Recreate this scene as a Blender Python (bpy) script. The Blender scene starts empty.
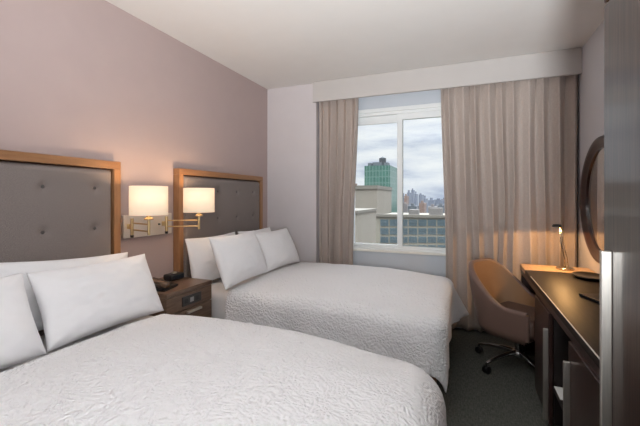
import bpy, bmesh, math, random
from mathutils import Vector, Matrix, noise
random.seed(4)
PI = math.pi
C = bpy.context.scene.collection
sc = bpy.context.scene

# ------------------------------------------------------------------ helpers
def link(name, me, mat=None, parent=None):
    o = bpy.data.objects.new(name, me)
    C.objects.link(o)
    if mat is not None:
        me.materials.append(mat)
    if parent is not None:
        o.parent = parent
    return o

def wloc(o):
    v = Vector((0, 0, 0))
    while o is not None:
        v += o.location
        o = o.parent
    return v

def obj(name, bm, mat, parent=None, smooth=False, local=False, angle=None):
    """ONE mesh object from a bmesh in world coordinates (or in the parent's, local=True)."""
    me = bpy.data.meshes.new(name)
    bmesh.ops.recalc_face_normals(bm, faces=bm.faces[:])
    bm.to_mesh(me); bm.free()
    if parent is not None and not local:
        me.transform(Matrix.Translation(-wloc(parent)))
    if smooth:
        for p in me.polygons: p.use_smooth = True
        if angle: me.set_sharp_from_angle(angle=math.radians(angle))
    return link(name, me, mat, parent)

def thing(name, label, cat, loc=(0, 0, 0), rotz=0, group=None):
    o = bpy.data.objects.new(name, None); C.objects.link(o)
    o.location = loc; o.rotation_euler = (0, 0, rotz)
    o.empty_display_size = .1
    return tag(o, label, cat, group)

def tag(o, label, cat, group=None):
    o['label'] = label; o['category'] = cat
    if group: o['group'] = group
    return o

def struct(o):
    o['kind'] = 'structure'
    return o

def BM(): return bmesh.new()

def box(bm, x0, x1, y0, y1, z0, z1, bev=0, seg=2):
    r = bmesh.ops.create_cube(bm, size=1, matrix=Matrix.Translation(((x0+x1)/2, (y0+y1)/2, (z0+z1)/2)) @ Matrix.Diagonal((abs(x1-x0), abs(y1-y0), abs(z1-z0), 1)))
    if bev:
        es = list({e for v in r['verts'] for e in v.link_edges})
        bmesh.ops.bevel(bm, geom=es, offset=bev, segments=seg, profile=.5, affect='EDGES')
    return bm

def boxb(*a, **k): return box(BM(), *a, **k)

def tube(bm, pts, rad, n=10, cap=True):
    pts = [Vector(p) for p in pts]
    rs = rad if isinstance(rad, (list, tuple)) else [rad]*len(pts)
    prev = None; up = None
    for i, p in enumerate(pts):
        t = (pts[min(i+1, len(pts)-1)] - pts[max(i-1, 0)]).normalized()
        if up is None:
            up = t.orthogonal().normalized()
        else:
            up = (up - t*up.dot(t)).normalized()
        s = t.cross(up)
        ring = [bm.verts.new(p + (up*math.cos(2*PI*k/n) + s*math.sin(2*PI*k/n))*rs[i]) for k in range(n)]
        if prev:
            for k in range(n):
                bm.faces.new((prev[k], prev[(k+1) % n], ring[(k+1) % n], ring[k]))
        elif cap:
            bm.faces.new(ring[::-1])
        prev = ring
    if cap: bm.faces.new(prev)
    return bm

def lathe(bm, prof, c=(0, 0, 0), n=32, M=None):
    """prof: list of (radius, height); axis z through c (or matrix M)."""
    M = M or Matrix.Translation(c)
    prev = None
    for r, h in prof:
        if r < 1e-6:
            ring = [bm.verts.new(M @ Vector((0, 0, h)))]
        else:
            ring = [bm.verts.new(M @ Vector((r*math.cos(2*PI*k/n), r*math.sin(2*PI*k/n), h))) for k in range(n)]
        if prev:
            for k in range(n):
                a, b = prev[k % len(prev)], prev[(k+1) % len(prev)]
                c2, d = ring[(k+1) % len(ring)], ring[k % len(ring)]
                f = []
                for q in (a, b, c2, d):
                    if q not in f: f.append(q)
                if len(f) > 2: bm.faces.new(f)
        prev = ring
    return bm

def grid(bm, nu, nv, fn, close_u=False):
    vs = [[bm.verts.new(fn(i/(nu if close_u else nu-1), j/(nv-1))) for j in range(nv)] for i in range(nu)]
    for i in range(nu if close_u else nu-1):
        for j in range(nv-1):
            k = (i+1) % nu
            bm.faces.new((vs[i][j], vs[k][j], vs[k][j+1], vs[i][j+1]))
    return vs

def solidify(o, th, off=-1):
    m = o.modifiers.new('Solidify', 'SOLIDIFY'); m.thickness = th; m.offset = off
    return o

def lerp(a, b, t): return a + (b-a)*t
def smooth(t):
    t = max(0, min(1, t)); return t*t*(3-2*t)

# ------------------------------------------------------------------ materials
def srgb(r, g, b):
    f = lambda c: (c/255/12.92) if c/255 <= .04045 else ((c/255+.055)/1.055)**2.4
    return (f(r), f(g), f(b), 1)

def new_mat(name):
    m = bpy.data.materials.new(name); m.use_nodes = True
    nt = m.node_tree
    return m, nt, nt.nodes['Principled BSDF']

def mat(name, col, rough=.6, metal=0, spec=.5, var=.06, vscale=6, bump=0, bscale=200, stretch=(1, 1, 1), coat=0, coatr=.1, sheen=0, trans=0):
    """Principled with a soft noise variation of colour and an optional fine bump."""
    m, nt, p = new_mat(name)
    N, L = nt.nodes, nt.links
    tc = N.new('ShaderNodeTexCoord')
    mp = N.new('ShaderNodeMapping'); mp.inputs['Scale'].default_value = stretch
    L.new(tc.outputs['Object'], mp.inputs['Vector'])
    n = N.new('ShaderNodeTexNoise'); n.inputs['Scale'].default_value = vscale; n.inputs['Detail'].default_value = 5
    L.new(mp.outputs['Vector'], n.inputs['Vector'])
    r = N.new('ShaderNodeValToRGB')
    r.color_ramp.elements[0].position = .3; r.color_ramp.elements[1].position = .7
    r.color_ramp.elements[0].color = tuple(c*(1-var) for c in col[:3]) + (1,)
    r.color_ramp.elements[1].color = tuple(min(1, c*(1+var)) for c in col[:3]) + (1,)
    L.new(n.outputs['Fac'], r.inputs['Fac']); L.new(r.outputs['Color'], p.inputs['Base Color'])
    p.inputs['Roughness'].default_value = rough; p.inputs['Metallic'].default_value = metal
    p.inputs['Specular IOR Level'].default_value = spec
    p.inputs['Coat Weight'].default_value = coat; p.inputs['Coat Roughness'].default_value = coatr
    p.inputs['Sheen Weight'].default_value = sheen
    if trans: p.inputs['Transmission Weight'].default_value = trans
    if bump:
        n2 = N.new('ShaderNodeTexNoise'); n2.inputs['Scale'].default_value = bscale; n2.inputs['Detail'].default_value = 3
        L.new(mp.outputs['Vector'], n2.inputs['Vector'])
        b = N.new('ShaderNodeBump'); b.inputs['Strength'].default_value = bump; b.inputs['Distance'].default_value = .004
        L.new(n2.outputs['Fac'], b.inputs['Height']); L.new(b.outputs['Normal'], p.inputs['Normal'])
    return m

def wood(name, c1, c2, rough=.35, grain=(1, 1, 18), scale=3, coat=0, coatr=.15, spec=.5, bump=.05):
    m, nt, p = new_mat(name)
    N, L = nt.nodes, nt.links
    tc = N.new('ShaderNodeTexCoord'); mp = N.new('ShaderNodeMapping'); mp.inputs['Scale'].default_value = grain
    L.new(tc.outputs['Object'], mp.inputs['Vector'])
    n = N.new('ShaderNodeTexNoise'); n.inputs['Scale'].default_value = scale; n.inputs['Detail'].default_value = 8
    n.inputs['Roughness'].default_value = .65; n.inputs['Distortion'].default_value = .4
    L.new(mp.outputs['Vector'], n.inputs['Vector'])
    r = N.new('ShaderNodeValToRGB'); r.color_ramp.elements[0].position = .32; r.color_ramp.elements[1].position = .68
    r.color_ramp.elements[0].color = c1; r.color_ramp.elements[1].color = c2
    L.new(n.outputs['Fac'], r.inputs['Fac']); L.new(r.outputs['Color'], p.inputs['Base Color'])
    p.inputs['Roughness'].default_value = rough; p.inputs['Specular IOR Level'].default_value = spec
    p.inputs['Coat Weight'].default_value = coat; p.inputs['Coat Roughness'].default_value = coatr
    b = N.new('ShaderNodeBump'); b.inputs['Strength'].default_value = bump; b.inputs['Distance'].default_value = .002
    L.new(n.outputs['Fac'], b.inputs['Height']); L.new(b.outputs['Normal'], p.inputs['Normal'])
    return m

def weave(name, c1, c2, sx, sy, rough=.9, bump=.4, axis='X'):
    """tweed: two stretched noises crossed"""
    m, nt, p = new_mat(name)
    N, L = nt.nodes, nt.links
    tc = N.new('ShaderNodeTexCoord')
    outs = []
    for s in (sx, sy):
        mp = N.new('ShaderNodeMapping'); mp.inputs['Scale'].default_value = s
        L.new(tc.outputs['Object'], mp.inputs['Vector'])
        n = N.new('ShaderNodeTexNoise'); n.inputs['Scale'].default_value = 1; n.inputs['Detail'].default_value = 4
        L.new(mp.outputs['Vector'], n.inputs['Vector']); outs.append(n.outputs['Fac'])
    a = N.new('ShaderNodeMath'); a.operation = 'ADD'
    L.new(outs[0], a.inputs[0]); L.new(outs[1], a.inputs[1])
    h = N.new('ShaderNodeMath'); h.operation = 'MULTIPLY'; h.inputs[1].default_value = .5
    L.new(a.outputs[0], h.inputs[0])
    r = N.new('ShaderNodeValToRGB'); r.color_ramp.elements[0].position = .38; r.color_ramp.elements[1].position = .62
    r.color_ramp.elements[0].color = c1; r.color_ramp.elements[1].color = c2
    L.new(h.outputs[0], r.inputs['Fac']); L.new(r.outputs['Color'], p.inputs['Base Color'])
    p.inputs['Roughness'].default_value = rough; p.inputs['Specular IOR Level'].default_value = .15
    b = N.new('ShaderNodeBump'); b.inputs['Strength'].default_value = bump; b.inputs['Distance'].default_value = .003
    L.new(h.outputs[0], b.inputs['Height']); L.new(b.outputs['Normal'], p.inputs['Normal'])
    return m

def emit(name, col, s):
    m, nt, p = new_mat(name)
    p.inputs['Base Color'].default_value = col
    p.inputs['Emission Color'].default_value = col; p.inputs['Emission Strength'].default_value = s
    return m

M = {}
M['wall_left'] = mat('taupe wall paint', srgb(182, 165, 162), .75, var=.015, bump=.06, bscale=350, spec=.25)
M['wall_back'] = mat('pale lilac grey wall paint', srgb(208, 203, 205), .75, var=.015, bump=.06, bscale=350, spec=.25)
M['wall_right'] = mat('pale grey wall paint', srgb(205, 204, 208), .7, var=.015, bump=.06, bscale=350, spec=.25)
M['wall_recess'] = mat('daylight tinted recess wall', srgb(204, 211, 219), .7, var=.015, bump=.05, bscale=350, spec=.25)  # bluish tint puts the window's daylight bounce into the wall colour
M['ceiling'] = mat('ceiling paint', srgb(230, 228, 225), .9, var=.01, bump=.04, bscale=250, spec=.1)
M['carpet'] = weave('grey green carpet', srgb(62, 64, 60), srgb(98, 99, 93), (150, 26, 1), (40, 190, 1), .95, .5)
M['valance'] = mat('valance board', srgb(196, 192, 189), .7, var=.012, bump=.05, bscale=300, spec=.2)
M['white_frame'] = mat('white window paint', srgb(236, 240, 240), .4, var=.02)
M['sill'] = mat('cream sill', srgb(238, 237, 230), .4, var=.02)
M['gasket'] = mat('grey gasket', srgb(120, 130, 126), .5)
M['curtain'] = weave('taupe drape', srgb(176, 164, 156), srgb(189, 177, 169), (300, 300, 30), (40, 40, 500), .85, .05)
M['oak'] = wood('honey oak', srgb(140, 100, 68), srgb(168, 124, 86), .4, (9, 9, 1.2), 4)
M['oak_rail'] = wood('honey oak rail', srgb(140, 100, 68), srgb(168, 124, 86), .4, (9, 1.2, 9), 4)
M['tweed'] = weave('grey tweed', srgb(100, 92, 89), srgb(156, 146, 142), (1, 160, 700), (1, 700, 160), .9, .12)
M['button'] = mat('grey button cloth', srgb(82, 77, 76), .85, bump=.3)
M['linen'] = mat('white bed linen', srgb(234, 234, 236), .8, var=.012, bump=.12, bscale=60, spec=.2, sheen=.1)
M['sheet'] = mat('white sheet', srgb(228, 226, 226), .8, var=.012, bump=.1, bscale=40, spec=.2)
M['bed_base'] = weave('tan bed base cloth', srgb(108, 82, 66), srgb(134, 104, 86), (60, 60, 200), (200, 200, 60), .9, .3)
M['black'] = mat('black plastic', srgb(24, 24, 26), .35, var=.1)
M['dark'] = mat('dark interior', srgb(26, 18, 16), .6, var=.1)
M['walnut'] = wood('walnut nightstand', srgb(84, 64, 52), srgb(122, 98, 80), .35, (2, 1.2, 14), 4)
M['espresso'] = wood('espresso door', srgb(44, 28, 25), srgb(60, 40, 35), .3, (6, 6, 1), 5, coat=.3, coatr=.25)
M['desk_top'] = wood('dark glossy desktop', srgb(30, 24, 20), srgb(48, 39, 33), .46, (14, 1, 4), 4, spec=.22)
M['tan_top'] = wood('tan wood top', srgb(196, 158, 116), srgb(216, 180, 138), .35, (14, 1.4, 4), 4)
M['wardrobe'] = wood('dark wardrobe veneer', srgb(36, 25, 21), srgb(66, 50, 43), .4, (38, 38, 1.2), 2.5, coat=.65, coatr=.12, bump=.10, spec=.1)
M['nickel'] = mat('brushed nickel', srgb(206, 202, 195), .42, 1, var=.05, stretch=(1, 1, .05), vscale=200)
M['nickel_plate'] = mat('satin nickel plate', srgb(236, 229, 220), .55, .85, var=.03)
M['brass'] = mat('warm brass', srgb(206, 178, 132), .32, 1, var=.05)
M['lampmetal'] = mat('pale lamp metal', srgb(196, 184, 164), .25, 1, var=.03)
M['chrome'] = mat('polished chrome', srgb(190, 190, 192), .12, 1, var=.02)
M['chair'] = mat('taupe brown chair leather', srgb(118, 95, 86), .45, var=.05, bump=.2, bscale=250)
M['chair_in'] = mat('tan chair lining', srgb(150, 116, 84), .6, var=.04, bump=.2, bscale=250)
M['seat'] = mat('brown seat leather', srgb(96, 74, 64), .5, var=.05, bump=.2, bscale=250)
M['mirror_frame'] = wood('dark mahogany', srgb(34, 18, 15), srgb(58, 32, 26), .28, (3, 3, 3), 5, coat=.4, coatr=.15)
M['mirror'] = mat('mirror silver', (.85, .85, .85, 1), .02, 1, var=0)
M['edge_glint_mat'] = mat('bright edge glint', srgb(222, 220, 216), .5, .6, var=.02)  # pale colour stands in for a window reflection
M['paper'] = mat('white paper', srgb(232, 232, 232), .7, var=.01)
M['tray'] = mat('black tray', srgb(26, 22, 21), .3, var=.1)
M['lcd'] = mat('dark screen', srgb(40, 46, 52), .15, var=.05)
M['handset'] = mat('glossy handset', srgb(104, 84, 70), .25, var=.05)
M['outlet'] = mat('charcoal outlet plate', srgb(52, 50, 50), .35, var=.05)
M['socket'] = mat('pale socket insert', srgb(150, 150, 150), .4, var=.02)

def quilt_mat():
    m, nt, p = new_mat('white matelasse quilt')
    N, L = nt.nodes, nt.links
    tc = N.new('ShaderNodeTexCoord')
    n0 = N.new('ShaderNodeTexNoise'); n0.inputs['Scale'].default_value = 9; n0.inputs['Detail'].default_value = 2
    L.new(tc.outputs['Object'], n0.inputs['Vector'])
    mx = N.new('ShaderNodeVectorMath'); mx.operation = 'MULTIPLY_ADD'
    mx.inputs[1].default_value = (.09, .09, .09)
    L.new(n0.outputs['Color'], mx.inputs[0]); L.new(tc.outputs['Object'], mx.inputs[2])
    v = N.new('ShaderNodeTexVoronoi'); v.feature = 'SMOOTH_F1'; v.inputs['Scale'].default_value = 72; v.inputs['Smoothness'].default_value = .6
    L.new(mx.outputs[0], v.inputs['Vector'])
    n1 = N.new('ShaderNodeTexNoise'); n1.inputs['Scale'].default_value = 52; n1.inputs['Detail'].default_value = 3
    L.new(tc.outputs['Object'], n1.inputs['Vector'])
    a = N.new('ShaderNodeMath'); a.operation = 'SUBTRACT'
    L.new(n1.outputs['Fac'], a.inputs[0]); L.new(v.outputs['Distance'], a.inputs[1])
    b = N.new('ShaderNodeBump'); b.inputs['Strength'].default_value = .85; b.inputs['Distance'].default_value = .010
    L.new(a.outputs[0], b.inputs['Height']); L.new(b.outputs['Normal'], p.inputs['Normal'])
    p.inputs['Base Color'].default_value = srgb(229, 229, 231); p.inputs['Roughness'].default_value = .8
    p.inputs['Specular IOR Level'].default_value = .25
    return m
M['quilt'] = quilt_mat()

def shade_mat():
    m, nt, p = new_mat('lit linen lamp shade')
    N, L = nt.nodes, nt.links
    out = N['Material Output']
    tc = N.new('ShaderNodeTexCoord')
    n = N.new('ShaderNodeTexNoise'); n.inputs['Scale'].default_value = 240
    L.new(tc.outputs['Object'], n.inputs['Vector'])
    r = N.new('ShaderNodeValToRGB')
    r.color_ramp.elements[0].color = (.96, .75, .54, 1); r.color_ramp.elements[1].color = (1, .80, .59, 1)
    L.new(n.outputs['Fac'], r.inputs['Fac'])
    d = N.new('ShaderNodeBsdfDiffuse'); t = N.new('ShaderNodeBsdfTranslucent'); e = N.new('ShaderNodeEmission')
    d.inputs['Color'].default_value = (.8, .74, .64, 1); t.inputs['Color'].default_value = (.72, .60, .46, 1)
    L.new(r.outputs['Color'], e.inputs['Color']); e.inputs['Strength'].default_value = .40
    mx = N.new('ShaderNodeMixShader'); mx.inputs[0].default_value = .25
    L.new(d.outputs[0], mx.inputs[1]); L.new(t.outputs[0], mx.inputs[2])
    ad = N.new('ShaderNodeAddShader')
    L.new(mx.outputs[0], ad.inputs[0]); L.new(e.outputs[0], ad.inputs[1])
    L.new(ad.outputs[0], out.inputs['Surface'])
    return m
M['shade'] = shade_mat()

def glass_mat():
    m, nt, p = new_mat('window glass')
    N, L = nt.nodes, nt.links
    out = N['Material Output']
    t = N.new('ShaderNodeBsdfTransparent'); t.inputs['Color'].default_value = (.95, .97, .97, 1)
    g = N.new('ShaderNodeBsdfGlossy'); g.inputs['Roughness'].default_value = .02
    fr = N.new('ShaderNodeFresnel'); fr.inputs['IOR'].default_value = 1.45
    mx = N.new('ShaderNodeMixShader')
    L.new(fr.outputs[0], mx.inputs[0]); L.new(t.outputs[0], mx.inputs[1]); L.new(g.outputs[0], mx.inputs[2])
    L.new(mx.outputs[0], out.inputs['Surface'])
    return m
M['glass'] = glass_mat()

# ------------------------------------------------------------------ camera (level, lens shifted)
H = 1.35; F = 361.0; YAW = math.radians(21.9)
cam = bpy.data.cameras.new('camera'); co = bpy.data.objects.new('camera', cam); C.objects.link(co)
co.location = (0, 0, H); co.rotation_euler = (PI/2, 0, YAW)
cam.sensor_fit = 'HORIZONTAL'; cam.sensor_width = 36; cam.lens = 36*F/640
cam.shift_y = -15/640; cam.clip_start = .02; cam.clip_end = 3000
sc.camera = co

# ------------------------------------------------------------------ room shell
XL, XR, YB, YW, YR, ZC = -2.26, .965, 3.885, 4.02, -2.6, 2.688
PX = -1.61                      # right edge of the pier beside the curtain
struct(obj('floor', boxb(XL-.15, XR+.15, YR-.15, YW+.25, -.12, 0), M['carpet']))
struct(obj('ceiling', boxb(XL-.15, XR+.15, YR-.15, YW+.25, ZC, ZC+.12), M['ceiling']))
struct(obj('wall_left', boxb(XL-.15, XL, YR-.15, YW+.25, 0, ZC), M['wall_left']))
struct(obj('wall_right', boxb(XR, XR+.15, YR-.15, YW+.25, 0, ZC), M['wall_right']))
struct(obj('wall_rear', boxb(XL, XR, YR-.15, YR, 0, ZC), M['wall_back']))
WX0, WX1, WZ0, WZ1 = -1.29, -.04, .742, 2.345
struct(obj('wall_back', boxb(XL, PX, YB, YW+.25, 0, ZC), M['wall_back']))
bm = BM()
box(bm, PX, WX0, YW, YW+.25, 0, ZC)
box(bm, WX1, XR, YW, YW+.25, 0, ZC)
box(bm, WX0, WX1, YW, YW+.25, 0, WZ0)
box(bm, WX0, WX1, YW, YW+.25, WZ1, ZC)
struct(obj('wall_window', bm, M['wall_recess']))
# curtain pelmet under the ceiling
bm = BM()
box(bm, -1.632, XR-.004, 3.832, 3.862, 2.455, ZC-.002, .004)
tag(obj('valance_board', bm, M['valance']), 'long pale grey curtain valance box under the ceiling above the window', 'valance')

# window
W = struct(bpy.data.objects.new('window_1', None)); C.objects.link(W); W.location = ((WX0+WX1)/2, 4.07, WZ0)
XM = -.672
def rect_frame(bm, x0, x1, z0, z1, y0, y1, l, r, b, t, bev=.004):
    box(bm, x0, x0+l, y0, y1, z0, z1, bev); box(bm, x1-r, x1, y0, y1, z0, z1, bev)
    box(bm, x0+l*.5, x1-r*.5, y0+.001, y1-.001, z0, z0+b, bev); box(bm, x0+l*.5, x1-r*.5, y0+.001, y1-.001, z1-t, z1, bev)
bm = BM(); rect_frame(bm, WX0, WX1, WZ0+.02, WZ1, 4.03, 4.14, .05, .05, .03, .06)
struct(obj('window_frame', bm, M['white_frame'], W))
bm = BM(); rect_frame(bm, XM-.03, WX1-.04, WZ0+.04, WZ1-.05, 4.05, 4.085, .058, .04, .035, .075)
struct(obj('window_sash', bm, M['white_frame'], W))
bm = BM(); rect_frame(bm, WX0+.04, XM+.022, WZ0+.04, WZ1-.05, 4.09, 4.125, .04, .045, .04, .095)
struct(obj('window_sash', bm, M['white_frame'], W))
bm = BM(); rect_frame(bm, XM+.024, WX1-.078, WZ0+.073, WZ1-.122, 4.064, 4.076, .009, .009, .007, .007, 0)
struct(obj('gasket', bm, M['gasket'], W))
struct(obj('window_pane', boxb(XM+.025, WX1-.08, 4.068, 4.072, WZ0+.07, WZ1-.12), M['glass'], W))
struct(obj('window_pane', boxb(WX0+.07, XM-.02, 4.106, 4.110, WZ0+.07, WZ1-.14), M['glass'], W))
struct(obj('window_sill', boxb(WX0-.02, WX1+.02, 3.995, 4.06, WZ0, WZ0+.022, .004), M['sill'], W))
bm = BM(); box(bm, WX0-.01, WX1+.01, 4.005, 4.035, WZ1-.03, WZ1+.012, .004)
struct(obj('window_head_trim', bm, M['white_frame'], W))

# ------------------------------------------------------------------ curtains
def curtain(name, label, xa, xb, xa2, xb2, folds, seed, yc=3.934):
    rnd = random.Random(seed)
    ph = [rnd.uniform(.75, 1.25) for _ in range(folds)]
    tot = sum(ph); cum = [0]
    for p in ph: cum.append(cum[-1] + p/tot)
    amp = [rnd.uniform(.7, 1.1) for _ in range(folds+1)]
    zt, zb = 2.62, .025
    def fn(u, v):
        # v: 0 top .. 1 bottom
        k = max(i for i in range(folds) if cum[i] <= min(u, .99999))
        t = (u-cum[k])/(cum[k+1]-cum[k])
        a = lerp(amp[k], amp[k+1], t)
        top = max(0, 1 - v*7)
        # rounded folds; sharper pinch near the heading
        w = math.sin(2*PI*t)
        w = math.copysign(abs(w)**(.75 + .9*top), w)
        z = lerp(zt, zb, v)
        drift = .02*math.sin(2*PI*(u*2.2 + v*.7 + seed))*v + .012*noise.noise(Vector((u*6, v*3, seed)))
        y = yc + w*a*lerp(.032, .044, smooth(v*2.5)) + .008*math.sin(2*PI*(t*2+.2))*smooth(v*3)*a
        x = lerp(lerp(xa, xa2, smooth(v*1.3)), lerp(xb, xb2, smooth(v*1.3)), u) + drift*math.sin(PI*u) + .010*math.sin(2*PI*t*2)*(.4+.6*v)
        return Vector((x, y, z))
    bm = BM(); grid(bm, folds*22+1, 46, fn)
    o = obj(name, bm, M['curtain'], smooth=True)
    solidify(o, .004)
    return tag(o, label, 'curtain', None)
curtain('curtain', 'narrow taupe curtain hanging left of the window behind the far bed', -1.592, -1.115, -1.592, -1.185, 5, 3)
curtain('curtain', 'wide taupe curtain right of the window, hanging behind the desk and chair', -.235, .952, -.185, .945, 10, 8)

# ------------------------------------------------------------------ headboards
def headboard(label, y0, y1, cols):
    yc = (y0+y1)/2
    h = thing('headboard', label, 'headboard', (XL, yc, 0), 0)
    x0, x1, zt, w = XL+.002, XL+.068, 1.597, .050
    obj('post', boxb(x0, x1, y0, y0+w, 0.0, zt-w, .004), M['oak'], h)
    obj('post', boxb(x0, x1, y1-w, y1, 0.0, zt-w, .004), M['oak'], h)
    obj('top_rail', boxb(x0, x1, y0, y1, zt-w, zt, .004), M['oak_rail'], h)
    # upholstered panel, dimpled at the buttons
    bts = [(yc+c, z) for c in cols for z in (1.414, 1.156, .898)]
    ya, yb, za, zb = y0+w, y1-w, .30, zt-w
    def fn(u, v):
        y, z = lerp(ya, yb, u), lerp(za, zb, v)
        e = min(y-ya, yb-y, z-za, zb-z)
        d = .050*smooth(e/.030)
        for by, bz in bts:
            r2 = (y-by)**2 + (z-bz)**2
            d -= .016*math.exp(-r2/.0007) + .004*math.exp(-r2/.006)
        return Vector((XL+.012+d, y, z))
    bm = BM(); grid(bm, 84, 84, fn)
    o = obj('padded_panel', bm, M['tweed'], h, smooth=True); solidify(o, .006)
    for by, bz in bts:
        bm = BM()
        R = Matrix.Translation((XL+.044, by, bz)) @ Matrix.Rotation(PI/2, 4, 'Y')
        lathe(bm, [(.0145, -.004), (.0145, .003), (.011, .008), (.005, .0105), (0, .011)], n=16, M=R)
        obj('button', bm, M['button'], h, smooth=True)
    return h
COLS = (-.452, -.144, .164, .472)
headboard('wide oak framed headboard with buttoned grey panel at the near bed', .49, 1.79, COLS)
headboard('oak framed headboard with buttoned grey panel behind the far bed by window', 2.335, 3.665, COLS)

# ------------------------------------------------------------------ beds
X1 = -.16
def bed(label, y0, y1, sag):
    yc = (y0+y1)/2
    b = thing('bed', label, 'bed', ((XL+X1)/2, yc, 0))
    xa = XL+.085
    obj('bed_base', boxb(xa, X1-.03, y0+.04, y1-.04, .0, .34, .02, 3), M['bed_base'], b, smooth=True, angle=50)
    bm = boxb(xa, X1-.03, y0+.03, y1-.03, .345, .608, .07, 5)
    for i in range(1, 12):
        g = bm.verts[:] + bm.edges[:] + bm.faces[:]
        bmesh.ops.bisect_plane(bm, geom=g, plane_co=(lerp(-1.1, X1-.1, i/12), 0, 0), plane_no=(1, 0, 0))
        g = bm.verts[:] + bm.edges[:] + bm.faces[:]
        bmesh.ops.bisect_plane(bm, geom=g, plane_co=(0, lerp(y0+.11, y1-.11, i/12), 0), plane_no=(0, 1, 0))
    for v in bm.verts:                               # worn down towards the foot corners, like the quilt above
        if v.co.z > .45:
            q = abs(v.co.y-yc)/((y1-y0)/2)
            v.co.z -= (sag+.012)*smooth((v.co.x-(X1-.72))/.72)*smooth((q-.06)/.9) + 1.3*sag*smooth((v.co.x-(X1-.36))/.33)*smooth((q-.45)/.5)
    obj('mattress', bm, M['sheet'], b, smooth=True)
    return b
B1 = (.43, 1.80); B2 = (2.315, 3.675)
bed('near bed against the left wall under the larger visible headboard', *B1, .085)
bed('far bed beside the window wall with tan base showing at its foot', *B2, .05)

def coverlet(label, x0, x1, y0, y1, zt, crown, drop, rc, re, flare_fn, seed, sag, crease=None):
    Lm = rc-re + re*PI/2 + drop
    cx1, cy0, cy1 = x1-rc, y0+rc, y1-rc
    A = cx1 + Lm
    yc, hw = (y0+y1)/2, (y1-y0)/2
    def fn(u, v):
        a = lerp(x0, A, u); b = lerp(cy0-Lm, cy1+Lm, v)
        ca, cb = min(a, cx1), max(cy0, min(cy1, b))
        oa, ob = a-ca, b-cb
        L = (abs(oa)**3.2 + abs(ob)**3.2)**(1/3.2)
        Lh = math.hypot(oa, ob)
        d = Vector((oa, ob, 0))/Lh if Lh > 1e-9 else Vector((0, 0, 0))
        corner = min(abs(oa), abs(ob))/(L+1e-9)
        L1 = rc-re
        if L <= L1: out, dr = L, 0
        elif L <= L1+re*PI/2:
            t = (L-L1)/re; out, dr = L1+re*math.sin(t), re*(1-math.cos(t))
        else:
            h = L-L1-re*PI/2
            out, dr = rc, re+h
            s = (a*7.3 if abs(ob) > abs(oa) else b*7.3)
            rip = .5+.5*noise.noise(Vector((s*.8, seed, 0)))
            out += h*flare_fn(ca, cb, d) + h*.10*math.sin(s*2.3+seed)*rip*(1-1.2*corner)
        px, py = ca+d.x*out, cb+d.y*out
        q = max(-1, min(1, (py-yc)/hw))
        fx = smooth((px-x0)/.35)*.75 + .25
        cz = crown*(1-q*q)*fx*(1-.55*smooth((px-(x1-.75))/.75))
        cz -= sag*smooth((px-(x1-.75))/.75)*smooth((abs(q)-.1)/.9)
        n = Vector((px*2.4, py*2.4, seed))
        w = .010*noise.noise(n) + .0045*noise.noise(n*3.1)
        z = zt + cz - dr + (w if dr < re*.6 else w*.3)
        if crease is not None and dr < .02:
            z += .010*math.exp(-((px-crease-.03*math.sin(py*1.3))/.012)**2) - .004*math.exp(-((px-crease-.02)/.02)**2)
        return Vector((px, py, max(z, .03)))
    bm = BM(); grid(bm, 150, 170, fn)
    o = obj('coverlet', bm, M['quilt'], smooth=True); solidify(o, .010, 1)
    return tag(o, label, 'bedspread')
def fl1(ca, cb, d):
    return .05 + .35*max(0, d.x)*max(0, d.y)
def fl2(ca, cb, d):
    f = .05
    if d.x > 0:                                    # foot side: hangs close near the camera, swings out at the window side
        f += d.x*(-.10 + .55*smooth((cb-2.9)/.65))
    if d.y < 0 and d.x > 0: f += .30*d.x*-d.y
    return f
coverlet('white textured coverlet spread over the near bed in the foreground', -1.72, -.085, B1[0]-.015, B1[1]+.02, .632, .052, .27, .20, .155, fl1, 1.7, .075, crease=-1.13)
coverlet('white textured coverlet spread over the far bed, draping down beside the gap', -1.69, -.105, B2[0]-.025, B2[1]+.015, .632, .062, .235, .13, .075, fl2, 5.2, .045)

# ------------------------------------------------------------------ pillows
def pillow(label, base, w, h, T, lean, yaw=0, roll=0, seed=0):
    """base = middle of the bottom edge; width along y, leaning back towards -x"""
    def surf(s):
        def fn(i, j):
            u, v = 2*i-1, 2*j-1
            u = math.sin(u*PI/2)*.35 + u*.65; v = math.sin(v*PI/2)*.35 + v*.65
            k = max(0, (1-abs(u)**2.4)*(1-abs(v)**2.4))**.52
            sag = 1 + .14*(-v)
            n = Vector((u*1.6+seed, v*1.6, s*3+seed*2))
            wr = .012*noise.noise(n*1.5) + .006*noise.noise(n*4)
            # gathers run in from the corners
            cr = min(1-abs(u), 1-abs(v))
            wr += .006*math.sin(9*math.atan2(1.05-abs(v), 1.05-abs(u)))*math.exp(-((1-abs(u))**2+(1-abs(v))**2)/.25)
            th = T*k*sag + wr*k**.7
            y = w/2*u*(1-.055*(1-v*v)**1.2*abs(u)**3)
            z = h/2*v*(1-.07*(1-u*u)**1.2*abs(v)**3)
            return Vector((s*th, y, z+h/2))
        return fn
    bm = BM(); n1, n2 = 47, 39
    grid(bm, n1, n2, surf(1)); grid(bm, n1, n2, surf(-1))
    bmesh.ops.remove_doubles(bm, verts=bm.verts[:], dist=.0006)
    me_o = obj('pillow', bm, M['linen'], smooth=True)
    R = Matrix.Rotation(yaw, 3, 'Z') @ Matrix.Rotation(-lean, 3, 'Y') @ Matrix.Rotation(roll, 3, 'X')
    me_o.rotation_euler = R.to_euler(); me_o.location = base
    return tag(me_o, label, 'pillow', None)
R_ = math.radians
ZB = .645
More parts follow.
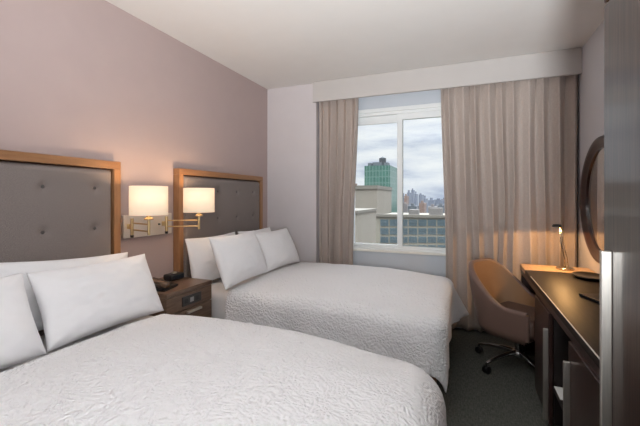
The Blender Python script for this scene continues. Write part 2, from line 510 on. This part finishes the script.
# near bed
pillow('white pillow on near bed against its headboard, behind the large right front pillow', (-2.02, 1.36, .648), .75, .375, .07, R_(12), 0, R_(-4), 1)
pillow('white pillow on near bed against its headboard, at the left edge of the picture', (-2.02, .69, .648), .56, .375, .07, R_(12), 0, R_(-2), 2)
pillow('large white front pillow on near bed, nearer the phone and nightstand', (-1.78, 1.415, ZB-.008), .675, .39, .09, R_(26), R_(-2), R_(0), 3)
pillow('white front pillow on near bed cut off by the left edge of the picture', (-1.76, .735, ZB-.008), .665, .40, .09, R_(26), R_(2), 0, 4)
# far bed
pillow('warm lit white pillow at back of far bed, nearest the nightstand', (-2.02, 2.645, .628), .69, .40, .065, R_(12), 0, 0, 5)
pillow('white pillow at back of far bed by the window corner, mostly hidden', (-2.00, 3.32, .628), .64, .40, .065, R_(12), 0, 0, 6)
pillow('white front pillow on far bed, nearest the nightstand and leaning in front', (-1.665, 2.56, ZB+.022), .68, .41, .09, R_(21), R_(3), 0, 7)
pillow('white front pillow on far bed, closest to the window curtain', (-1.69, 3.25, ZB+.012), .64, .40, .09, R_(25), R_(-3), 0, 8)

# ------------------------------------------------------------------ nightstand
NY0, NY1, NXF, NZ = 1.825, 2.285, -1.82, .715
ns = thing('nightstand', 'walnut brown nightstand with a drawer between the two beds', 'nightstand', ((XL+NXF)/2, (NY0+NY1)/2, 0))
obj('top', boxb(XL+.004, NXF, NY0, NY1, NZ-.03, NZ, .003), M['walnut'], ns)
obj('body', boxb(XL+.004, NXF-.022, NY0+.004, NY1-.004, .06, NZ-.031), M['walnut'], ns)
obj('outlet_rail', boxb(NXF-.021, NXF-.003, NY0+.002, NY1-.002, NZ-.145, NZ-.033, .002), M['walnut'], ns)
dr = obj('drawer', boxb(NXF-.021, NXF-.003, NY0+.002, NY1-.002, NZ-.36, NZ-.152, .002), M['walnut'], ns)
obj('handle', boxb(NXF-.004, NXF+.016, 2.01, 2.155, NZ-.182, NZ-.164, .004), M['nickel'], dr)
op = obj('outlet_panel', boxb(NXF-.004, NXF+.007, 1.965, 2.155, NZ-.122, NZ-.055, .003), M['outlet'], ns)
for y in (2.0, 2.055, 2.11):
    obj('socket', boxb(NXF+.006, NXF+.0085, y-.018, y+.018, NZ-.105, NZ-.073, .001), M['socket'] if y > 2.05 and y < 2.1 else M['black'], op)

# phone
ph = thing('telephone', 'black desk telephone with handset on the nightstand', 'telephone', (-2.0, 1.935, NZ))
ph.rotation_euler = (0, 0, R_(14))
def ltransform(bm, Mx):
    bmesh.ops.transform(bm, matrix=Mx, verts=bm.verts[:]); return bm
bm = BM()
vs = []
for (x, z) in ((-.10, .0), (.10, .0), (.10, .014), (-.10, .058)):
    vs.append((x, z))
for y in (-.09, .09):
    pass
a = [bm.verts.new((x, -.09, z)) for x, z in vs]; b = [bm.verts.new((x, .09, z)) for x, z in vs]
bm.faces.new(a[::-1]); bm.faces.new(b)
for i in range(4): bm.faces.new((a[i], a[(i+1) % 4], b[(i+1) % 4], b[i]))
bmesh.ops.bevel(bm, geom=bm.edges[:], offset=.006, segments=2, affect='EDGES')
obj('phone_body', bm, M['black'], ph, local=True)
sl = Matrix.Translation((0, -.047, .051)) @ Matrix.Rotation(math.atan2(.044, .2), 4, 'Y')
hs = BM()
box(hs, -.095, .095, -.019, .019, .0, .022, .008, 3)
box(hs, -.10, -.055, -.026, .026, -.012, .018, .008, 3); box(hs, .055, .10, -.026, .026, -.012, .018, .008, 3)
obj('handset', ltransform(hs, sl), M['handset'], ph, local=True, smooth=True, angle=40)
sl2 = Matrix.Translation((0, .035, .0375)) @ Matrix.Rotation(math.atan2(.044, .2), 4, 'Y')
obj('display', ltransform(boxb(-.085, -.045, -.035, .035, .0, .004, .001), sl2), M['lcd'], ph, local=True)
for r in range(4):
    for c in range(3):
        obj('key', ltransform(boxb(-.03+r*.027, -.012+r*.027, -.032+c*.025, -.014+c*.025, .0, .004, .001), sl2), M['outlet'], ph, local=True)
# clock radio
ck = thing('alarm_clock', 'small black alarm clock on nightstand beside the far headboard', 'clock', (-2.10, 2.165, NZ))
bm = boxb(-2.15, -2.06, 2.115, 2.255, NZ, NZ+.05, .014, 3)
obj('clock_body', bm, M['black'], ck, smooth=True, angle=40)
obj('clock_face', boxb(-2.0605, -2.058, 2.13, 2.24, NZ+.012, NZ+.04), M['lcd'], ck)
bm = BM(); lathe(bm, [(0, 0), (.022, 0), (.022, .008), (.018, .011), (0, .011)], (-2.105, 2.185, NZ+.049), 20)
obj('snooze_button', bm, M['nickel'], ck, smooth=True, angle=40)

# ------------------------------------------------------------------ wall sconce with two swing arms
sco = thing('wall_sconce', 'double swing arm wall lamp with two lit cream drum shades', 'wall lamp', (XL, 2.06, 1.14))
obj('backplate', boxb(XL+.001, XL+.03, 1.843, 2.292, 1.062, 1.228, .004), M['nickel_plate'], sco)
obj('switch', ltransform(lathe(BM(), [(0, .012), (.006, .012), (.007, 0)], n=12), Matrix.Translation((XL+.03, 2.155, 1.145)) @ Matrix.Rotation(PI/2, 4, 'Y')), M['black'], sco)
def swing(px, py, ex, ey, zs):
    piv = BM()
    tube(piv, [(px, py, 1.088), (px, py, 1.205)], .011, 14)
    box(piv, XL+.028, px, py-.008, py+.008, 1.13, 1.165, .002)
    pv = obj('pivot', piv, M['brass'], sco, smooth=True, angle=40)
    k = BM(); lathe(k, [(0, -.018), (.010, -.018), (.012, -.012), (.012, 0), (0, 0)], (px, py, 1.087), 14)
    obj('knob', k, M['black'], pv, smooth=True, angle=40)
    d = Vector((ex-px, ey-py, 0)).normalized()
    for z in (1.125, 1.172):
        t = BM(); tube(t, [(px, py, z), (ex, ey, z)], .0052, 10)
        obj('arm', t, M['brass'], sco, smooth=True, angle=40)
    st = BM(); tube(st, [(ex, ey, 1.10), (ex, ey, 1.205)], .009, 12)
    obj('stem', st, M['brass'], sco, smooth=True, angle=40)
    cu = BM(); lathe(cu, [(0, 1.2), (.012, 1.2), (.030, 1.205), (.030, 1.212), (.015, 1.220), (.014, 1.265), (0, 1.265)], (ex, ey, 0), 20)
    obj('socket_cup', cu, M['brass'], sco, smooth=True, angle=40)
    R = .120; z0, z1 = 1.236, 1.429
    sh = BM(); lathe(sh, [(R, z0), (R*.995, z1)], (ex, ey, 0), 56)
    s = obj('lamp_shade', sh, M['shade'], sco, smooth=True); solidify(s, .003)
    sp = BM()
    for q in range(3):
        an = q*2*PI/3+.4
        tube(sp, [(ex, ey, 1.262), (ex+.121*math.cos(an), ey+.121*math.sin(an), 1.262)], .002, 6)
    obj('shade_ring', sp, M['brass'], s, smooth=True)
    bu = BM(); lathe(bu, [(0, 1.265), (.013, 1.266), (.014, 1.285), (.028, 1.315), (.030, 1.335), (.022, 1.358), (0, 1.366)], (ex, ey, 0), 18)
    obj('bulb', bu, M['bulb'], sco, smooth=True)
    l = bpy.data.lights.new('sconce_light', 'POINT'); l.energy = SCONCE_W; l.color = (1, .67, .40); l.shadow_soft_size = .03
    lo = bpy.data.objects.new('sconce_light', l); C.objects.link(lo); lo.location = (ex, ey, 1.395)
M['bulb'] = emit('warm bulb', (1, .75, .48, 1), 4)
SCONCE_W = 3.7
swing(-2.19, 1.877, -1.972, 1.822, 0)
swing(-2.19, 2.195, -1.984, 2.329, 0)

# ------------------------------------------------------------------ desk and dresser along the right wall
DX = .455
dk = thing('desk', 'long dark wood desk and cabinet along the right wall with tall nickel pulls', 'desk', (.71, 2.55, 0))
obj('cabinet_top', boxb(DX, XR-.004, 1.45, 3.372, .722, .762, .006, 3), M['desk_top'], dk, smooth=True, angle=40)
obj('writing_top', boxb(DX, XR-.004, 3.373, 3.665, .722, .762, .005, 2), M['tan_top'], dk, smooth=True, angle=40)
obj('edge_glint', boxb(DX-.0015, DX+.004, 1.45, 3.10, .7605, .7645, .001), M['edge_glint_mat'], dk)  # thin bright strip added to imitate the window glint along the desk edge
obj('apron', boxb(DX+.006, DX+.026, 1.45, 3.66, .682, .7215), M['espresso'], dk)
obj('end_panel', boxb(DX+.008, XR-.004, 2.905, 2.935, 0, .6815, .002), M['espresso'], dk)
obj('end_panel', boxb(DX+.008, XR-.004, 3.63, 3.66, 0, .6815, .002), M['espresso'], dk)
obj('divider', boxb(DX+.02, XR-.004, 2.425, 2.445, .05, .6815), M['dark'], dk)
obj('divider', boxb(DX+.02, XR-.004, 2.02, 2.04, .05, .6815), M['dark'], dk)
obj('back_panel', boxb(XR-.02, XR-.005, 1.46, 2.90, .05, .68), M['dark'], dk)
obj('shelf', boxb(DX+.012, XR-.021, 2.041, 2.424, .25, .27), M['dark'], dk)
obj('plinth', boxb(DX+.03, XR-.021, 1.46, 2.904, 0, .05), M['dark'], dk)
obj('modesty_panel', boxb(.90, .92, 2.937, 3.628, .25, .68), M['espresso'], dk)
def pull(y, z0, z1, x1, dep, parent, th=.018):
    return obj('handle', boxb(x1-dep, x1, y, y+th, z0, z1, .0025), M['nickel'], parent)
d1 = obj('door', boxb(DX-.003, DX+.017, 2.448, 2.902, .03, .676, .002), M['espresso'], dk)
pull(2.457, .045, .582, DX-.003, .026, d1)
d2 = obj('door', boxb(DX-.003, DX+.017, 1.455, 2.018, .03, .676, .002), M['espresso'], dk)
pull(1.982, .045, .588, DX-.003, .026, d2)
# card in the niche
bm = BM()
box(bm, .472, .56, 2.27, 2.415, 0, .004, .0005, 1)
pc = obj('paper_card', ltransform(bm, Matrix.Translation((0, 0, .2705))), M['paper'])
tag(pc, 'small white card lying on the shelf in the open desk niche', 'card')

# tray + folder
bm = BM(); lathe(bm, [(0, 0), (.105, 0), (.135, .016), (.139, .018), (.134, .022), (.102, .006), (0, .006)], n=36)
ltransform(bm, Matrix.Diagonal((.75, 1, 1, 1)))
t = obj('tray', bm, M['tray'], smooth=True, angle=50); t.location = (.845, 3.20, .7625)
tag(t, 'black oval rimmed tray on the desk beneath the mirror', 'tray')
bm = BM(); box(bm, -.12, .12, -.15, .15, 0, .014, .004, 2)
t = thing('guest_folder', 'flat black folder lying on the desk beside the wardrobe', 'folder', (.80, 2.50, .7622), R_(18))
obj('cover', bm, M['tray'], t, local=True)
obj('spine', boxb(-.124, -.116, -.15, .15, 0, .016, .003), M['black'], t, local=True)

# desk lamp
LX, LY = .765, 3.515
dl = thing('desk_lamp', 'small brass desk lamp, lit, at the far end of the desk', 'lamp', (LX, LY, .762))
bm = BM(); lathe(bm, [(0, .762), (.062, .762), (.066, .766), (.066, .774), (.060, .779), (.02, .782), (0, .782)], (LX, LY, 0), 36)
obj('base', bm, M['lampmetal'], dl, smooth=True, angle=40)
hx, hy, hz = .705, 3.505, 1.118
bm = BM(); tube(bm, [(LX, LY, .78), (LX-.004, LY, .85), (lerp(LX, hx, .55), lerp(LY, hy, .5), .99), (hx+.024, hy, 1.112)], .005, 10)
obj('stem', bm, M['lampmetal'], dl, smooth=True)
bm = BM(); tube(bm, [(LX+.022, LY, .78), (LX+.014, LY, .86), (lerp(LX, hx, .5)+.014, lerp(LY, hy, .5), .99), (hx+.03, hy, 1.112)], .004, 10)
obj('stem', bm, M['lampmetal'], dl, smooth=True)
bm = BM(); lathe(bm, [(0, .016), (.026, .014), (.034, .004), (.035, -.008), (.031, -.008), (.029, .002), (0, .006)], (hx, hy, hz), 28)
obj('lamp_head', bm, M['black'], dl, smooth=True, angle=50)
bm = BM(); lathe(bm, [(0, -.004), (.028, -.004), (.028, -.001), (0, -.001)], (hx, hy, hz), 24)
M['led'] = emit('warm led', (1, .66, .34, 1), 2)
obj('bulb', bm, M['led'], dl)
l = bpy.data.lights.new('desk_lamp_light', 'SPOT'); l.energy = 12; l.color = (1, .54, .20); l.spot_size = R_(168); l.spot_blend = .12; l.shadow_soft_size = .02
lo = bpy.data.objects.new('desk_lamp_light', l); C.objects.link(lo); lo.location = (hx, hy, hz-.012)

# mirror
MY, MZ, MR = 3.245, 1.335, .475
mi = thing('wall_mirror', 'round mirror in a dark mahogany frame on the right wall above the desk', 'mirror', (XR, MY, MZ))
Rm = Matrix.Translation((XR, MY, MZ)) @ Matrix.Rotation(-PI/2, 4, 'Y')
bm = BM(); lathe(bm, [(MR-.085, .002), (MR, .002), (MR+.002, .025), (MR-.008, .048), (MR-.028, .056), (MR-.050, .048), (MR-.066, .034), (MR-.085, .028), (MR-.085, .002)], n=72, M=Rm)
bmesh.ops.remove_doubles(bm, verts=bm.verts[:], dist=1e-5)
obj('frame', bm, M['mirror_frame'], mi, smooth=True, angle=50)
bm = BM(); lathe(bm, [(0, .012), (MR-.084, .012), (MR-.084, .018), (0, .018)], n=72, M=Rm)
obj('mirror_glass', bm, M['mirror'], mi)

# wardrobe
wd = thing('wardrobe', 'tall dark brown wardrobe at the right edge with a long nickel pull', 'wardrobe', (.69, .95, 0))
obj('body', boxb(.441, XR-.003, .46, 1.437, 0, ZC-.003), M['espresso'], wd)
wdoor = obj('door', boxb(.42, .44, .462, 1.437, .06, 1.972, .002), M['wardrobe'], wd)
obj('top_panel', boxb(.42, .44, .462, 1.437, 1.985, ZC-.003, .002), M['wardrobe'], wd)
pull(1.366, .60, 1.185, .42, .027, wdoor, .02)

# ------------------------------------------------------------------ chair
ch = thing('office_chair', 'brown upholstered tub chair on casters tucked at the desk', 'chair', (.395, 3.275, 0), R_(-34))
HWY, BK, FR = .285, .315, .20      # half width, back distance, arm length forward
def plan(s):
    """s 0..1 along the U from the right arm front, round the back, to the left arm front (local, facing +x)"""
    ln_arm = FR + .06; ln_arc = PI*.27
    tot = 2*ln_arm + ln_arc; q = s*tot
    if q < ln_arm: return Vector((FR - q, -HWY, 0)), Vector((0, -1, 0))
    if q > ln_arm+ln_arc:
        return Vector((FR - (tot-q), HWY, 0)), Vector((0, 1, 0))
    an = -PI/2 - (q-ln_arm)/ln_arc*PI
    ex = 2.35
    cx, sy = math.cos(an), math.sin(an)
    k = 1/(abs(cx)**ex + abs(sy)**ex)**(1/ex)
    return Vector((-.06 + (BK-.06)*cx*k*1.0, HWY*sy*k, 0)), Vector((cx, sy, 0))
def rim(s):
    e = abs(s-.5)*2
    return lerp(.795, .505, smooth((e-.17)/.62)) 
def shell(inner):
    def fn(u, v):
        p, n = plan(u)
        zt = rim(u)
        if not inner:
            z = lerp(.275, zt, v)
            k = 1 - .10*(1-smooth((z-.22)/.42))
            if z < .335: k -= .10*((.335-z)/.06)**2
            p = Vector((p.x*k, p.y*k, z))
            p -= n*.0
            if p.x < 0: p.x -= .05*smooth((z-.35)/.45)*smooth(-p.x/.25)
        else:
            z = lerp(.40, zt, v)
            k = 1 - .10*(1-smooth((z-.22)/.42))
            q = p - n*.042
            p = Vector((q.x*k, q.y*k, z))
            if p.x < 0: p.x -= .05*smooth((z-.35)/.45)*smooth(-p.x/.25)
        return p
    return fn
bm = BM(); go = grid(bm, 72, 18, shell(False))
# rounded rim bridging outer and inner
o = None
gi_bm = BM(); grid(gi_bm, 72, 16, shell(True))
inn = None
tops = [Vector(r[-1].co) for r in go]
def rimfn(u, v):
    i = u*71; i0 = min(int(round(i)), 71)
    a = shell(False)(i0/71, 1); b = shell(True)(i0/71, 1)
    m = (a+b)/2; an = PI*v
    return m + (a-m)*math.cos(an) + Vector((0, 0, .020*math.sin(an)))
grid(bm, 72, 7, rimfn)
for side in (0, 1):
    def capfn(u, v, side=side):
        zb = .40
        a = shell(False)(side, 1); 
        z = lerp(.31, rim(side), v)
        t = (z-.275)/(rim(side)-.275)
        A = shell(False)(side, t)
        ti = max(0, (z-.40)/(rim(side)-.40))
        B = shell(True)(side, ti); B.z = z
        m = (A+B)/2; an = PI*u
        return m + (A-m)*math.cos(an) + Vector((.018*math.sin(an), 0, 0))
    grid(bm, 7, 14, capfn)
bmesh.ops.remove_doubles(bm, verts=bm.verts[:], dist=.002)
obj('backrest', bm, M['chair'], ch, smooth=True, local=True)
obj('backrest_lining', gi_bm, M['chair_in'], ch, smooth=True, local=True)
# underside pan
bm = BM()
ring = [shell(False)(i/40, 0) for i in range(41)]
vs = [bm.verts.new(p) for p in ring]
c0 = bm.verts.new((-.02, 0, .245)); ring2 = [bm.verts.new(Vector((p.x*.6-.01, p.y*.6, .248))) for p in ring]
for i in range(40):
    bm.faces.new((vs[i], vs[i+1], ring2[i+1], ring2[i])); bm.faces.new((ring2[i], ring2[i+1], c0))
bm.faces.new((vs[0], ring2[0], c0, ring2[40], vs[40]))
obj('seat_pan', bm, M['chair'], ch, smooth=True, local=True, angle=60)
bm = BM(); box(bm, -.215, .225, -.222, .222, .315, .455, .045, 5)
obj('seat', bm, M['seat'], ch, smooth=True, local=True)
CB = thing  # (star base)
bm = BM(); tube(bm, [(0, 0, .10), (0, 0, .20)], .028, 16); tube(bm, [(0, 0, .20), (0, 0, .28)], .018, 16)
obj('gas_column', bm, M['chrome'], ch, smooth=True, local=True, angle=40)
bm = BM(); lathe(bm, [(0, .085), (.045, .085), (.05, .095), (.05, .125), (.04, .137), (0, .137)], n=24)
obj('hub', bm, M['chrome'], ch, smooth=True, local=True, angle=40)
for k in range(5):
    an = R_(184 + 72*k)
    dx, dy = math.cos(an), math.sin(an)
    # centre of the star sits a little forward under the seat
    bm = BM()
    n = 10
    P = [(dx*r, dy*r, z) for r, z in ((.035, .118), (.12, .116), (.22, .104), (.30, .086), (.325, .078))]
    tube(bm, P, [.020, .018, .015, .012, .010], 10)
    lg = obj('leg', bm, M['chrome'], ch, smooth=True, local=True, angle=40)
    bm = BM()
    sx, sy = -dy, dx
    for s in (-1, 1):
        cc = Vector((dx*.325+sx*.014*s, dy*.325+sy*.014*s, .030))
        Mx = Matrix.Translation(cc) @ Vector((sx, sy, 0)).to_track_quat('Z', 'Y').to_matrix().to_4x4()
        lathe(bm, [(0, -.009), (.024, -.009), (.029, -.005), (.029, .005), (.024, .009), (0, .009)], n=20, M=Mx)
    tube(bm, [(dx*.325, dy*.325, .028), (dx*.325, dy*.325, .082)], .008, 8)
    Mx = Matrix.Translation((dx*.325, dy*.325, .030)) @ Vector((sx, sy, 0)).to_track_quat('Z', 'Y').to_matrix().to_4x4()
    lathe(bm, [(0, -.006), (.02, -.006), (.02, .006), (0, .006)], n=12, M=Mx)
    obj('caster', bm, M['black'], lg, smooth=True, local=True, angle=40)

# ------------------------------------------------------------------ the city outside (camera height ~40 m above the street)
def ray(u):
    k = (u-320)/F
    return (-math.sin(YAW)+math.cos(YAW)*k, math.cos(YAW)+math.sin(YAW)*k)
def at(u, v, Y):
    d = ray(u); t = Y/d[1]
    return d[0]*t, H + (198-v)/F*t
GZ = -45
gm = mat('street asphalt', srgb(74, 74, 73), .9, vscale=.05, var=.2)
struct(obj('ground', boxb(-900, 500, 8, 1400, GZ-1, GZ), gm))
E_ = {}
def fac(name, c, var=.05, s=.15, rough=.8): return mat(name, c, rough, var=var, vscale=s)
E_['tan'] = fac('tan concrete block', srgb(113, 106, 95)); E_['tan2'] = fac('tan cornice', srgb(94, 89, 80))
E_['beige'] = fac('beige brick', srgb(111, 106, 93)); E_['glassb'] = mat('dark window glass', srgb(62, 76, 81), .3, var=.15, vscale=.4)
E_['roof'] = fac('grey roof', srgb(92, 88, 85)); E_['mull'] = mat('pale mullion', srgb(72, 81, 83), .6)
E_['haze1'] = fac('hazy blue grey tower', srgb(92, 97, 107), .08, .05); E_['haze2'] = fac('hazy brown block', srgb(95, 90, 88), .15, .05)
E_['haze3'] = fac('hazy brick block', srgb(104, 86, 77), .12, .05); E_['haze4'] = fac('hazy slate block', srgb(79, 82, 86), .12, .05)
E_['tank'] = fac('dark water tank', srgb(51, 54, 56))
def green_glass():
    m, nt, p = new_mat('green glass curtain wall'); N, L = nt.nodes, nt.links
    tc = N.new('ShaderNodeTexCoord'); mp = N.new('ShaderNodeMapping'); mp.inputs['Scale'].default_value = (1, 1, 1)
    L.new(tc.outputs['Object'], mp.inputs['Vector'])
    sp = N.new('ShaderNodeSeparateXYZ'); L.new(mp.outputs['Vector'], sp.inputs[0])
    ad = N.new('ShaderNodeMath'); ad.operation = 'ADD'; L.new(sp.outputs['X'], ad.inputs[0]); L.new(sp.outputs['Y'], ad.inputs[1])
    cb = N.new('ShaderNodeCombineXYZ'); L.new(ad.outputs[0], cb.inputs['X']); L.new(sp.outputs['Z'], cb.inputs['Y'])
    br = N.new('ShaderNodeTexBrick'); br.offset = 0; br.inputs['Scale'].default_value = 1
    br.inputs['Brick Width'].default_value = 1.7; br.inputs['Row Height'].default_value = 3.2; br.inputs['Mortar Size'].default_value = .22
    br.inputs['Color1'].default_value = srgb(39, 76, 65); br.inputs['Color2'].default_value = srgb(53, 90, 79); br.inputs['Mortar'].default_value = srgb(92, 111, 102)
    L.new(cb.outputs[0], br.inputs['Vector']); L.new(br.outputs['Color'], p.inputs['Base Color'])
    p.inputs['Roughness'].default_value = .3
    return m
E_['green'] = green_glass()

def bld(name, label, u0, u1, vt, Y, dep, wallm, group=None, parts=True):
    """far building: front face at distance Y, roof line at image row vt"""
    x0, z = at(u0, vt, Y); x1, _ = at(u1, vt, Y+dep)
    b = thing(name, label, 'building', ((x0+x1)/2, Y+dep/2, GZ), 0, group)
    obj('wall', boxb(x0, x1, Y, Y+dep, GZ, z), wallm, b)
    return b, x0, x1, z
# near tan blocks
b, x0, x1, z = bld('city_building', 'plain tan block outside with flat roof in front of the green tower', 330, 391.5, 189.5, 84, 18, E_['tan'])
obj('parapet', boxb(x0-.1, x1+.15, 83.7, 102.1, z, z+.9), E_['tan2'], b)
b, x0, x1, z = bld('city_building', 'low tan block at the lower left of the window view', 325, 376, 213, 34, 8, E_['tan'])
obj('parapet', boxb(x0-.1, x1+.1, 33.85, 42.1, z, z+.28), E_['tan2'], b)
# wide beige building with window rows
b, x0, x1, z = bld('city_building', 'wide beige building outside with rows of grey windows', 376, 512, 216, 62, 16, E_['beige'])
obj('parapet', boxb(x0-.1, x1+.1, 61.7, 62.3, z-.1, z+.35), E_['tan2'], b)
ux = [380.5, 390, 399.5, 409, 418.5, 428, 437.5, 447, 456.5, 466, 475.5, 485, 494.5]
rows = [(219.3, 226), (228, 234.6), (236.5, 242.8), (245, 251)]
for i, u in enumerate(ux):
    for (va, vb) in rows:
        xa, za = at(u, va, 62); xb, zb = at(u+8, vb, 62)
        w = obj('window', boxb(xa, xb, 61.9, 62.02, zb, za), E_['glassb'], b)
        bm = BM()
        for f in (1/3, 2/3): box(bm, lerp(xa, xb, f)-.025, lerp(xa, xb, f)+.025, 61.84, 61.91, zb, za)
        box(bm, xa, xb, 61.845, 61.905, lerp(zb, za, .5)-.02, lerp(zb, za, .5)+.02)
        obj('mullion', bm, E_['mull'], w)
for (u, vv, wv, hh) in ((414, 214.2, 1.6, 1.1), (436, 214, 2.2, 1.4)):
    x, _ = at(u, vv, 66); obj('roof_unit', boxb(x-wv/2, x+wv/2, 65, 67.5, z-.2, z+hh), E_['roof'], b)
# green tower
b, x0, x1, z = bld('city_tower', 'green glass tower outside with a water tank on its roof', 364.5, 398.5, 166, 190, 26, E_['green'])
obj('penthouse', boxb(lerp(x0, x1, .25), lerp(x0, x1, .62), 194, 206, z, z+2.2), E_['haze4'], b)
for f in (.08, .72): obj('roof_unit', boxb(lerp(x0, x1, f), lerp(x0, x1, f+.14), 193, 199, z, z+1.8), E_['haze4'], b)
tk = BM(); cx = lerp(x0, x1, .62)
lathe(tk, [(0, z), (1.9, z), (1.9, z+4.4), (0, z+5.4)], (cx, 196, 0), 20); obj('water_tank', tk, E_['tank'], b)
# hazy skyline
rs = random.Random(11)
sky = [(352, 357, 183, 420), (357, 364, 187.5, 300), (398, 404, 193, 500), (404, 409, 196, 420), (407, 412, 192.5, 640), (411.2, 414.8, 190, 700),
       (414.5, 418, 194, 560), (418.5, 424, 194.5, 520), (423, 428, 198.5, 600), (428, 436, 200, 700), (434, 444, 199.5, 760), (441, 449, 199, 700), (453, 470, 198, 740),
       (400, 409, 204, 260), (408, 419, 206, 230), (419, 426.5, 203, 360), (428, 438, 206.5, 240), (436, 447, 205, 300), (446, 462, 204, 260)]
names = ['slim', 'low', 'pale', 'narrow', 'bluish', 'tallest', 'stepped', 'squat', 'blocky', 'long']
for i, (u0, u1, v, Y) in enumerate(sky):
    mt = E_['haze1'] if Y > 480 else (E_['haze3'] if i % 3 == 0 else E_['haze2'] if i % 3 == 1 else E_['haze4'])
    dep = rs.uniform(15, 30)*(Y/400)
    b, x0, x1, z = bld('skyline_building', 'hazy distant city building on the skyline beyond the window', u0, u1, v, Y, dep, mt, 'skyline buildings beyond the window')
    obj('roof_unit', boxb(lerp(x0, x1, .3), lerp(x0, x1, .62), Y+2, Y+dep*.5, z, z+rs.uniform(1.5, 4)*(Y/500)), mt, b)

# ------------------------------------------------------------------ world: bright broken overcast
w = bpy.data.worlds.new('overcast sky'); sc.world = w; w.use_nodes = True
N, L = w.node_tree.nodes, w.node_tree.links
bg = N['Background']
tc = N.new('ShaderNodeTexCoord')
mp = N.new('ShaderNodeMapping'); mp.inputs['Scale'].default_value = (3.2, 3.2, 15); mp.inputs['Location'].default_value = (.3, .1, .45)
L.new(tc.outputs['Generated'], mp.inputs['Vector'])
n = N.new('ShaderNodeTexNoise'); n.inputs['Scale'].default_value = 1.25; n.inputs['Detail'].default_value = 7; n.inputs['Roughness'].default_value = .55
L.new(mp.outputs['Vector'], n.inputs['Vector'])
r = N.new('ShaderNodeValToRGB')
e = r.color_ramp.elements
e[0].position = .36; e[0].color = srgb(180, 190, 210)
e[1].position = .62; e[1].color = srgb(242, 243, 245)
m_ = e.new(.48); m_.color = srgb(220, 225, 234)
L.new(n.outputs['Fac'], r.inputs['Fac']); L.new(r.outputs['Color'], bg.inputs['Color'])
# an overcast sky is much brighter overhead than at the horizon
sx = N.new('ShaderNodeSeparateXYZ'); L.new(tc.outputs['Generated'], sx.inputs[0])
mr = N.new('ShaderNodeMapRange'); mr.interpolation_type = 'SMOOTHSTEP'
mr.inputs['From Min'].default_value = .30; mr.inputs['From Max'].default_value = .85
mr.inputs['To Min'].default_value = 1.15; mr.inputs['To Max'].default_value = 14
L.new(sx.outputs['Z'], mr.inputs['Value']); L.new(mr.outputs['Result'], bg.inputs['Strength'])

# ------------------------------------------------------------------ fill lights added out of view behind the camera
def arealight(name, loc, rot, size, energy, col, sizey=None):
    l = bpy.data.lights.new(name, 'AREA'); l.energy = energy; l.color = col; l.size = size
    if sizey: l.shape = 'RECTANGLE'; l.size_y = sizey
    o = bpy.data.objects.new(name, l); C.objects.link(o); o.location = loc; o.rotation_euler = rot
    return o
# unseen uplight added as bounce fill, shaped like a floor lamp
t = thing('floor_fill', 'added fill uplighter shaped like a floor lamp, unseen behind the viewpoint', 'lamp', (.15, -.7, 0))
bm = BM(); lathe(bm, [(0, 0), (.15, 0), (.15, .02), (.02, .03), (0, .03)], (.15, -.7, 0), 28); obj('base', bm, M['nickel'], t, smooth=True, angle=40)
bm = BM(); tube(bm, [(.15, -.7, .03), (.15, -.7, .98)], .013, 12); obj('pole', bm, M['nickel'], t, smooth=True)
bm = BM(); lathe(bm, [(.02, .96), (.10, .99), (.18, 1.06), (.20, 1.11), (.196, 1.11), (.175, 1.065), (.10, 1.0), (.0, .98)], (.15, -.7, 0), 32); obj('bowl', bm, M['nickel'], t, smooth=True)
l = bpy.data.lights.new('floor_fill_light', 'SPOT'); l.energy = 725; l.color = (.96, .98, 1); l.spot_size = R_(134); l.spot_blend = 1; l.shadow_soft_size = .15
lo = bpy.data.objects.new('floor_fill_light', l); C.objects.link(lo); lo.location = (.15, -.7, 1.16); lo.rotation_euler = (PI - R_(42), 0, 0)
# second unseen fill, added on the ceiling as a flush fitting
t = thing('ceiling_fill', 'added flush fill light on the ceiling, unseen behind the viewpoint', 'added fill light', (.1, -1.2, ZC))
bm = BM(); lathe(bm, [(0, -.005), (.32, -.005), (.32, -.05), (.30, -.05), (.30, -.02), (0, -.02)], (.1, -1.2, ZC), 40); obj('rim', bm, M['nickel'], t, smooth=True, angle=40)
l = arealight('ceiling_fill_light', (.1, -1.2, ZC-.055), (0, 0, 0),  .58, 15, (.96, .98, 1)); l.data.shape = 'DISK'
# daylight portal at the window
pt = bpy.data.lights.new('window_portal', 'AREA'); pt.shape = 'RECTANGLE'; pt.size = WX1-WX0; pt.size_y = WZ1-WZ0; pt.cycles.is_portal = True
po = bpy.data.objects.new('window_portal', pt); C.objects.link(po); po.location = ((WX0+WX1)/2, 4.2, (WZ0+WZ1)/2); po.rotation_euler = (-PI/2, 0, 0)

# ------------------------------------------------------------------ colour management
vs = sc.view_settings
vs.view_transform = 'Standard'; vs.look = 'None'; vs.exposure = 0; vs.gamma = 1; vs.use_curve_mapping = False
sc.cycles.use_denoising = True
sc.cycles.max_bounces = 10; sc.cycles.diffuse_bounces = 5; sc.cycles.transparent_max_bounces = 12
sc.cycles.sample_clamp_indirect = 6
